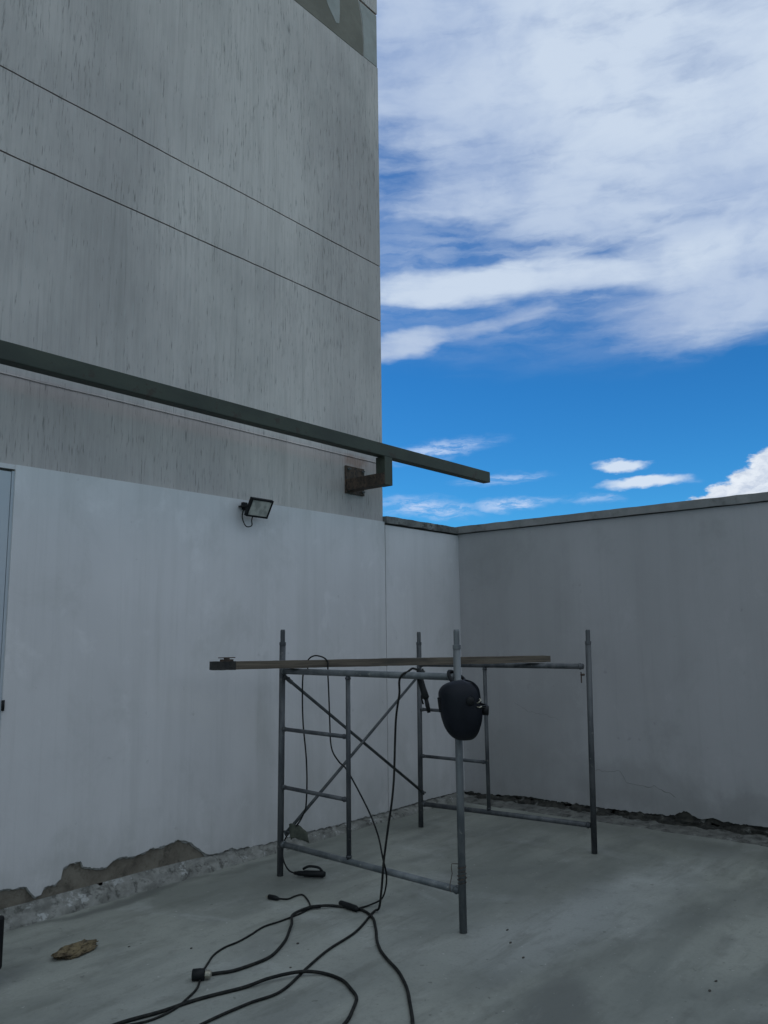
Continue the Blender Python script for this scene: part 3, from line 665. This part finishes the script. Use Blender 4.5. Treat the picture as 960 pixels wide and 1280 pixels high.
# earth lead: from the clamp up behind the rail, over the plank, down and along the floor to its connector
gl = thing('earth_lead', 'thin black welding lead looped over the plank, with its clamp on the floor', 'welding lead', (4.06, 4.05, 0))
g1 = [Vector(v) for v in HG_G1]; g2 = [Vector(v) for v in HG_G2]
sb, sf = .69, .79
back = A_+ax*sb-side*.125; front = A_+ax*sf+side*.010
path = [Vector((4.02, 4.13, .02))] + g1[1:] + [back+Vector((0, 0, -.02)), back+up_*.05+side*.004, A_+ax*(sb*.65+sf*.35)-side*.075+up_*.082, A_+ax*(sb*.25+sf*.75)-side*.02+up_*.072, front+up_*.045, front+up_*.005+side*.004] + g2 + [Vector(v) for v in FL_GND]
bm = NB(); tube(bm, cable_path(path, 8, .005, 1), .0052, 8); obj('cable', bm, 'rubber', gl, smooth=True)
def clamp_bm(bm, a, d, L, w):
    d = d.normalized(); s = Vector((-d.y, d.x, 0)); 
    tube(bm, [a, a+d*L*.10, a+d*L*.12, a+d*L*.3, a+d*L*.34, a+d*L*.92, a+d*L], lambda i: (w*.5, w*.6, w*.75, w*.8, w, w*1.05, w*.7)[i], 12)
a = Vector((4.016, 4.135, .024)); e_ = Vector((4.118, 3.945, .026)); d = e_-a
bm = NB(); clamp_bm(bm, a, d, d.length, .021); obj('clamp_grip', bm, 'black', gl, smooth=True)
bm = NB(); q = a+d*.28+Vector((0, 0, .028)); tube(bm, catmull([q, q+d*.2+Vector((0, 0, .018)), q+d*.5+Vector((0, 0, .012)), q+d*.62-Vector((0, 0, .01))], 4), .0085, 8); obj('clamp_lever', bm, 'black', gl, smooth=True)
p0, p1, p2 = [Vector(v) for v in PLUG_GND]
bm = NB(); tube(bm, [p0, p0.lerp(p1, .3), p1, p2, p2+(p2-p1)*.12], lambda i: (.009, .018, .019, .016, .011)[i], 12); obj('connector', bm, 'black', gl, smooth=True)

# electrode lead: holder hooked over the near top rail
elx = thing('electrode_lead', 'black welding lead draped over the top rail beside the mask, its electrode holder dangling', 'welding lead', (3.9, 3.0, 0))
he = [Vector(v) for v in HG_E]; hd = [Vector(v) for v in HOLDER]
rx, ry = P1.lerp(P2, .775).x, P1.lerp(P2, .775).y
path = [hd[0]+Vector((.0, .0, -.0)), Vector((rx+.028, ry+.005, 1.398)), Vector((rx, ry+.02, 1.380)), Vector((rx-.03, ry+.035, 1.365)), Vector((rx-.035, ry+.06, 1.32))] + he + [Vector((3.800, 3.19, .13)), Vector((3.797, 3.21, .035))] + [Vector(v) for v in FL_ELEC]
bm = NB(); tube(bm, cable_path(path, 8, .0062, 2), .0066, 8); obj('cable', bm, 'rubber', elx, smooth=True)
bm = NB(); tube(bm, [hd[0]+Vector((0, 0, .012)), hd[0], hd[0].lerp(hd[1], .5), hd[1], hd[1].lerp(hd[2], .5), hd[2], hd[2].lerp(hd[3], .12)], lambda i: (.008, .013, .018, .020, .019, .021, .013)[i], 12); obj('holder_grip', bm, 'black', elx, smooth=True)
bm = NB(); tube(bm, [hd[2], hd[2].lerp(hd[3], .5), hd[3]], lambda i: (.011, .013, .010)[i], 10)
q = hd[2]; tube(bm, catmull([q+Vector((0, .02, .03)), q+Vector((0, .032, .0)), q+Vector((0, .02, -.04))], 3), .005, 6); obj('holder_jaw', bm, 'black', elx, smooth=True)

# thin cord with a small plug, running away to the lower left
tcd = thing('power_cord', 'thin black cord with a small plug lying on the floor, running to the lower left', 'cord', (3.6, 3.9, 0))
bm = NB(); tube(bm, cable_path(FL_THIN, 6, .0052, 3, .006), .0052, 8); obj('cable', bm, 'rubber', tcd, smooth=True)
a, b = [Vector(v) for v in PLUG_THIN]; d = b-a
bm = NB(); tube(bm, [a-d*.3, a, a+d*.3, b], lambda i: (.006, .012, .015, .015)[i], 10); obj('plug', bm, 'black', tcd, smooth=True)
bm = NB(); s = Vector((-d.y, d.x, 0)).normalized()*.007
for k in (-1, 1): tube(bm, [b+s*k, b+s*k+d.normalized()*.02], .0025, 6)
obj('prong', bm, 'brass', tcd)
# thick extension cable with round socket
exn = thing('extension_cable', 'thick black cable with a round socket, curling along the floor to the bottom edge', 'cable', (2.6, 3.3, 0))
pp = [Vector(v) for v in FL_EXT]
for k in (5, 6, 7, 8): pp[k].z += .008
bm = NB(); tube(bm, cable_path(pp, 8, .0078, 4, .007), .0078, 10); obj('cable', bm, 'rubber', exn, smooth=True)
a, b, c = [Vector(v) for v in SOCK_EXT]
bm = NB(); tube(bm, [b, b.lerp(c, .06), b.lerp(c, .1), b.lerp(c, .5), b.lerp(c, .95), c], lambda i: (.014, .016, .026, .027, .026, .022)[i], 16); obj('socket', bm, 'black', exn, smooth=True)
bm = NB(); tube(bm, [a-(b-a)*.2, a, b], lambda i: (.012, .017, .017)[i], 12)
for k in range(3): tube(bm, [a.lerp(b, .2+.3*k), a.lerp(b, .32+.3*k)], .020, 12)
obj('cable_gland', bm, 'brass', exn)
# tape where the two cords are bound together
bm = NB(); v = [Vector((3.545, 3.586, .013)), Vector((3.615, 3.577, .015)), Vector((3.66, 3.545, .015))]; tube(bm, v, .0105, 10)
o = obj('tape_wrap', bm, 'black', exn, smooth=True)
# looped cable along the bottom edge
lp = thing('looped_cable', 'black cable bent in a wide loop at the bottom edge of the floor', 'cable', (2.9, 2.9, 0))
pp = [Vector(v) for v in FL_LOOP]
for k in range(len(pp)):
    if pp[k].x > 2.7 and pp[k].y > 2.9: pp[k].z += .013
bm = NB(); tube(bm, cable_path(pp, 8, .0078, 5, .008), .0078, 10); obj('cable', bm, 'rubber', lp, smooth=True)

# ------------------------------------------------------------------ welding mask hung on the near post
MC = P2+Vector((-.03, .02, 1.16))
mk = thing('welding_mask', 'black welding mask hanging by its headband from the nearest post of the scaffold', 'welding mask', MC)
rdir = Vector(CAM_AXES[0]); rdir.z = 0; rdir.normalize()      # picture right, level
toc = Vector((rdir.y, -rdir.x, 0)); toc = toc if toc.dot(Vector((-1, -.6, 0))) > 0 else -toc
# mask frame: face direction F points left (and slightly to the camera), S sideways toward the camera, U up
Fm = (-rdir*.985-toc*.16).normalized(); Um = Vector((0, 0, 1)); Sm = Um.cross(Fm).normalized()
if Sm.dot(toc) < 0: Sm = -Sm
tilt = Matrix.Rotation(math.radians(14), 4, Sm)
def MP(f, s, u):
    v = Fm*f*1.06+Sm*s*.96+Um*u*.97; return MCc+(tilt_m @ v)
tilt_m = Matrix.Rotation(math.radians(7), 3, toc)
MCc = P2+toc*.135+rdir*.016+Vector((0, 0, 1.198))
# shell: profile of half-widths and depth by height; wraps from one ear round the face to the other
prof = [(.154, .030, .034), (.148, .058, .064), (.134, .083, .092), (.105, .100, .112), (.06, .108, .116), (.0, .110, .118), (-.05, .108, .114), (-.095, .100, .104), (-.13, .086, .088), (-.158, .062, .064), (-.172, .034, .036), (-.177, .012, .012)]
bm = NB(); rings = []
def rowat(u, w_, d_):
    row = []
    ns = 28; back = .095 if u > -.02 else .095*math.sqrt(max(0, 1-((-u-.02)/.16)**2))
    for k in range(ns+1):
        t = -1+2*k/ns; a_ = t*math.pi*.5
        # superellipse cross-section: flat front, rounded cheeks
        cx, sx = math.cos(a_), math.sin(a_)
        f = d_*(abs(cx)**.75); s = w_*math.copysign(abs(sx)**.85, sx)
        row.append((f, s, u))
    if u > .07: back *= math.sqrt(max(.05, 1-((u-.07)/.088)**2))
    pre = [(-back*(1-j/3), -w_*(1-.03*(3-j)), u) for j in range(3)]
    post_ = [(-back*((j+1)/3), w_*(1-.03*(j+1)), u) for j in range(3)]
    return pre+row+post_
# interpolate profile
P_ = catmull([(a, b, c) for a, b, c in prof], 4)
for q in P_: rings.append([bm.verts.new(MP(*v)) for v in rowat(q.x, max(q.y, .01), max(q.z, .01))])
for a, b in zip(rings, rings[1:]):
    for k in range(len(a)-1): bm.faces.new((a[k], a[k+1], b[k+1], b[k]))
bm.faces.new(rings[0]); bm.faces.new(rings[-1][::-1])
o = obj('shell', bm, 'helmet', mk, smooth=True); sm = o.modifiers.new('solid', 'SOLIDIFY'); sm.thickness = .004; sm.offset = -1
# viewing window with frame
bm = NB()
wf = .108
for (s0, s1, u0, u1) in ((-.06, .06, .068, .078), (-.06, .06, -.002, .008), (-.06, -.05, .0085, .0675), (.05, .06, .0085, .0675)):
    vs = box(bm, wf-.012, wf+.010, s0, s1, u0, u1)
    for v in vs: v.co = MP(*v.co)
obj('window_frame', bm, 'black', mk, bevel=.002)
bm = NB(); vs = box(bm, wf-.010, wf+.004, -.0495, .0495, .009, .067)
for v in vs: v.co = MP(*v.co)
obj('viewing_window', bm, 'helmet', mk)
# headband loop inside, sticking out behind, with ratchet knob
bm = NB(); hb = []
for k in range(25):
    a_ = math.pi*2*k/24; hb.append(MP(-.040+.085*math.cos(a_), .080*math.sin(a_), .045-.06*(.5-.5*math.cos(a_))*.8))
for j in range(2):
    tube(bm, [h+Um*(-.008*j) for h in hb], .006, 6, caps=False)
top_h = [MP(-.055+.085*math.cos(a_)*.2, .082*math.cos(math.pi*k/10), .04+.085*math.sin(math.pi*k/10)) for k in range(11)]
tube(bm, top_h, .007, 6)
obj('headband', bm, 'black', mk, smooth=True)
bm = NB(); q = MP(-.100, .02, -.022); q2 = MP(-.132, .02, -.028); tube(bm, [q, q.lerp(q2, .1), q.lerp(q2, .9), q2], lambda i: (.020, .027, .027, .022)[i], 14); obj('ratchet_knob', bm, 'black', mk, smooth=True)
bm = NB(); q = MP(-.050, .108, .045); q2 = MP(-.050, .130, .045); tube(bm, [q, q.lerp(q2, .8), q2], lambda i: (.022, .021, .016)[i], 14); obj('pivot_knob', bm, 'black', mk, smooth=True)
bm = NB(); q = MP(-.083, .104, .028); tube(bm, catmull([q, q+Um*.006+Sm*.008-Fm*.012, q+Um*.016-Fm*.02, q+Um*.022-Fm*.012], 3), .0035, 6); tube(bm, catmull([q-Um*.02, q-Um*.022-Fm*.012+Sm*.006, q-Um*.018-Fm*.024], 3), .003, 6); obj('adjuster_clip', bm, 'brass', mk)
# strap hooked over the rail at the post
bm = NB(); k0 = P2+Vector((0, 0, 1.352))
tube(bm, catmull([MP(-.02, .02, .12), k0+toc*.055-rdir*.035+Vector((0, 0, -.01)), k0-rdir*.045+Vector((0, 0, .035)), k0-toc*.035-rdir*.01+Vector((0, 0, .03)), k0-toc*.03+rdir*.035+Vector((0, 0, .0)), k0+rdir*.05+toc*.02-Vector((0, 0, .02)), MP(-.06, .02, .125)], 6), .0105, 8); obj('hanging_strap', bm, 'black', mk, smooth=True)

# ------------------------------------------------------------------ crumpled rag, case, crumbs on the floor
bm = NB(); bmesh.ops.create_icosphere(bm, subdivisions=5, radius=1)
c0 = Vector((2.405, 4.075, .0)); dirx = (Vector((2.50, 4.085, 0))-Vector((2.305, 4.06, 0))).normalized(); diry = Vector((-dirx.y, dirx.x, 0))
for v in bm.verts:
    p_ = v.co.copy(); n1 = noise.fractal(p_*1.6+Vector((3, 1, 0)), .7, 2.1, 5); n2 = 1-abs(noise.noise(p_*3.1+Vector((9, 2, 4))))*2
    k = 1+.38*n1+.16*n2
    w_ = .062*(1-.35*max(0, p_.x))
    fold = math.sin(p_.x*9+p_.y*5+n1*4)*.5
    q = c0+dirx*(p_.x*.115*k)+diry*(p_.y*w_*.78*k)
    q.z = max(.001, .014+p_.z*.020*(k+.35*n2)+(.007*fold if p_.z > 0 else 0))
    v.co = q
tag(obj('crumpled_rag', bm, 'rag', loc=c0, smooth=True), 'crumpled brown rag on the concrete floor near the left wall', 'rag')

cs = thing('equipment_case', 'dark grey case standing on the floor, cut off by the left picture edge', 'case', (1.72, 4.1, 0))
bm = NB(); box(bm, 1.50, 1.945, 3.95, 4.30, .02, .345); obj('case_body', bm, 'casegrey', cs, bevel=.05)
bm = NB(); box(bm, 1.49, 1.958, 3.942, 3.972, .085, .325); obj('front_panel', bm, 'black', cs, bevel=.02)
bm = NB(); box(bm, 1.944, 1.962, 3.99, 4.27, .085, .31); obj('side_panel', bm, 'black', cs, bevel=.008)
bm = NB(); tube(bm, catmull([(1.60, 4.12, .34), (1.60, 4.12, .395), (1.64, 4.12, .41), (1.80, 4.12, .41), (1.84, 4.12, .395), (1.84, 4.12, .34)], 5), .011, 8); obj('handle', bm, 'black', cs, smooth=True)
for x in (1.55, 1.93):
    for y in (3.975, 4.25):
        bm = NB(); tube(bm, [(x, y, .0005), (x, y, .03)], .017, 10); obj('rubber_foot', bm, 'black', cs)
peb = [(3.191, 3.258, .011, 'dark crumb of mortar on the floor between the cables'), (4.029, 2.491, .010, 'mortar crumb on the floor just right of the nearest scaffold post, farther one'),
       (3.88, 2.382, .010, 'mortar crumb on the floor just right of the nearest scaffold post, nearer one'), (4.05, 1.392, .010, 'dark crumb near the lower right corner of the floor, upper one'),
       (3.93, 1.382, .010, 'dark crumb near the lower right corner of the floor, lower one'), (2.805, 3.65, .009, 'small pale chip of plaster between the rag and the round cable socket'),
       (2.951, 3.062, .008, 'small crumb beside the crossing of two cables'), (2.62, 3.93, .008, 'tiny chip of plaster on the floor right of the crumpled rag'),
       (3.75, 2.23, .009, 'flat flake of mortar on the open floor right of the cables')]
for x, y, r, lab in peb:
    r *= .62
    bm = NB(); bmesh.ops.create_icosphere(bm, subdivisions=2, radius=r)
    for v in bm.verts:
        k = 1+.5*noise.noise(v.co*90+Vector((x*9, y*7, 0))); v.co = Vector((v.co.x*k*1.5+x, v.co.y*k+y, max(0, v.co.z*k*.6+r*.4)))
    tag(obj('mortar_crumb', bm, 'debris', loc=(x, y, 0)), lab, 'crumb', 'crumbs of mortar scattered on the floor')

scene.render.engine = 'CYCLES'
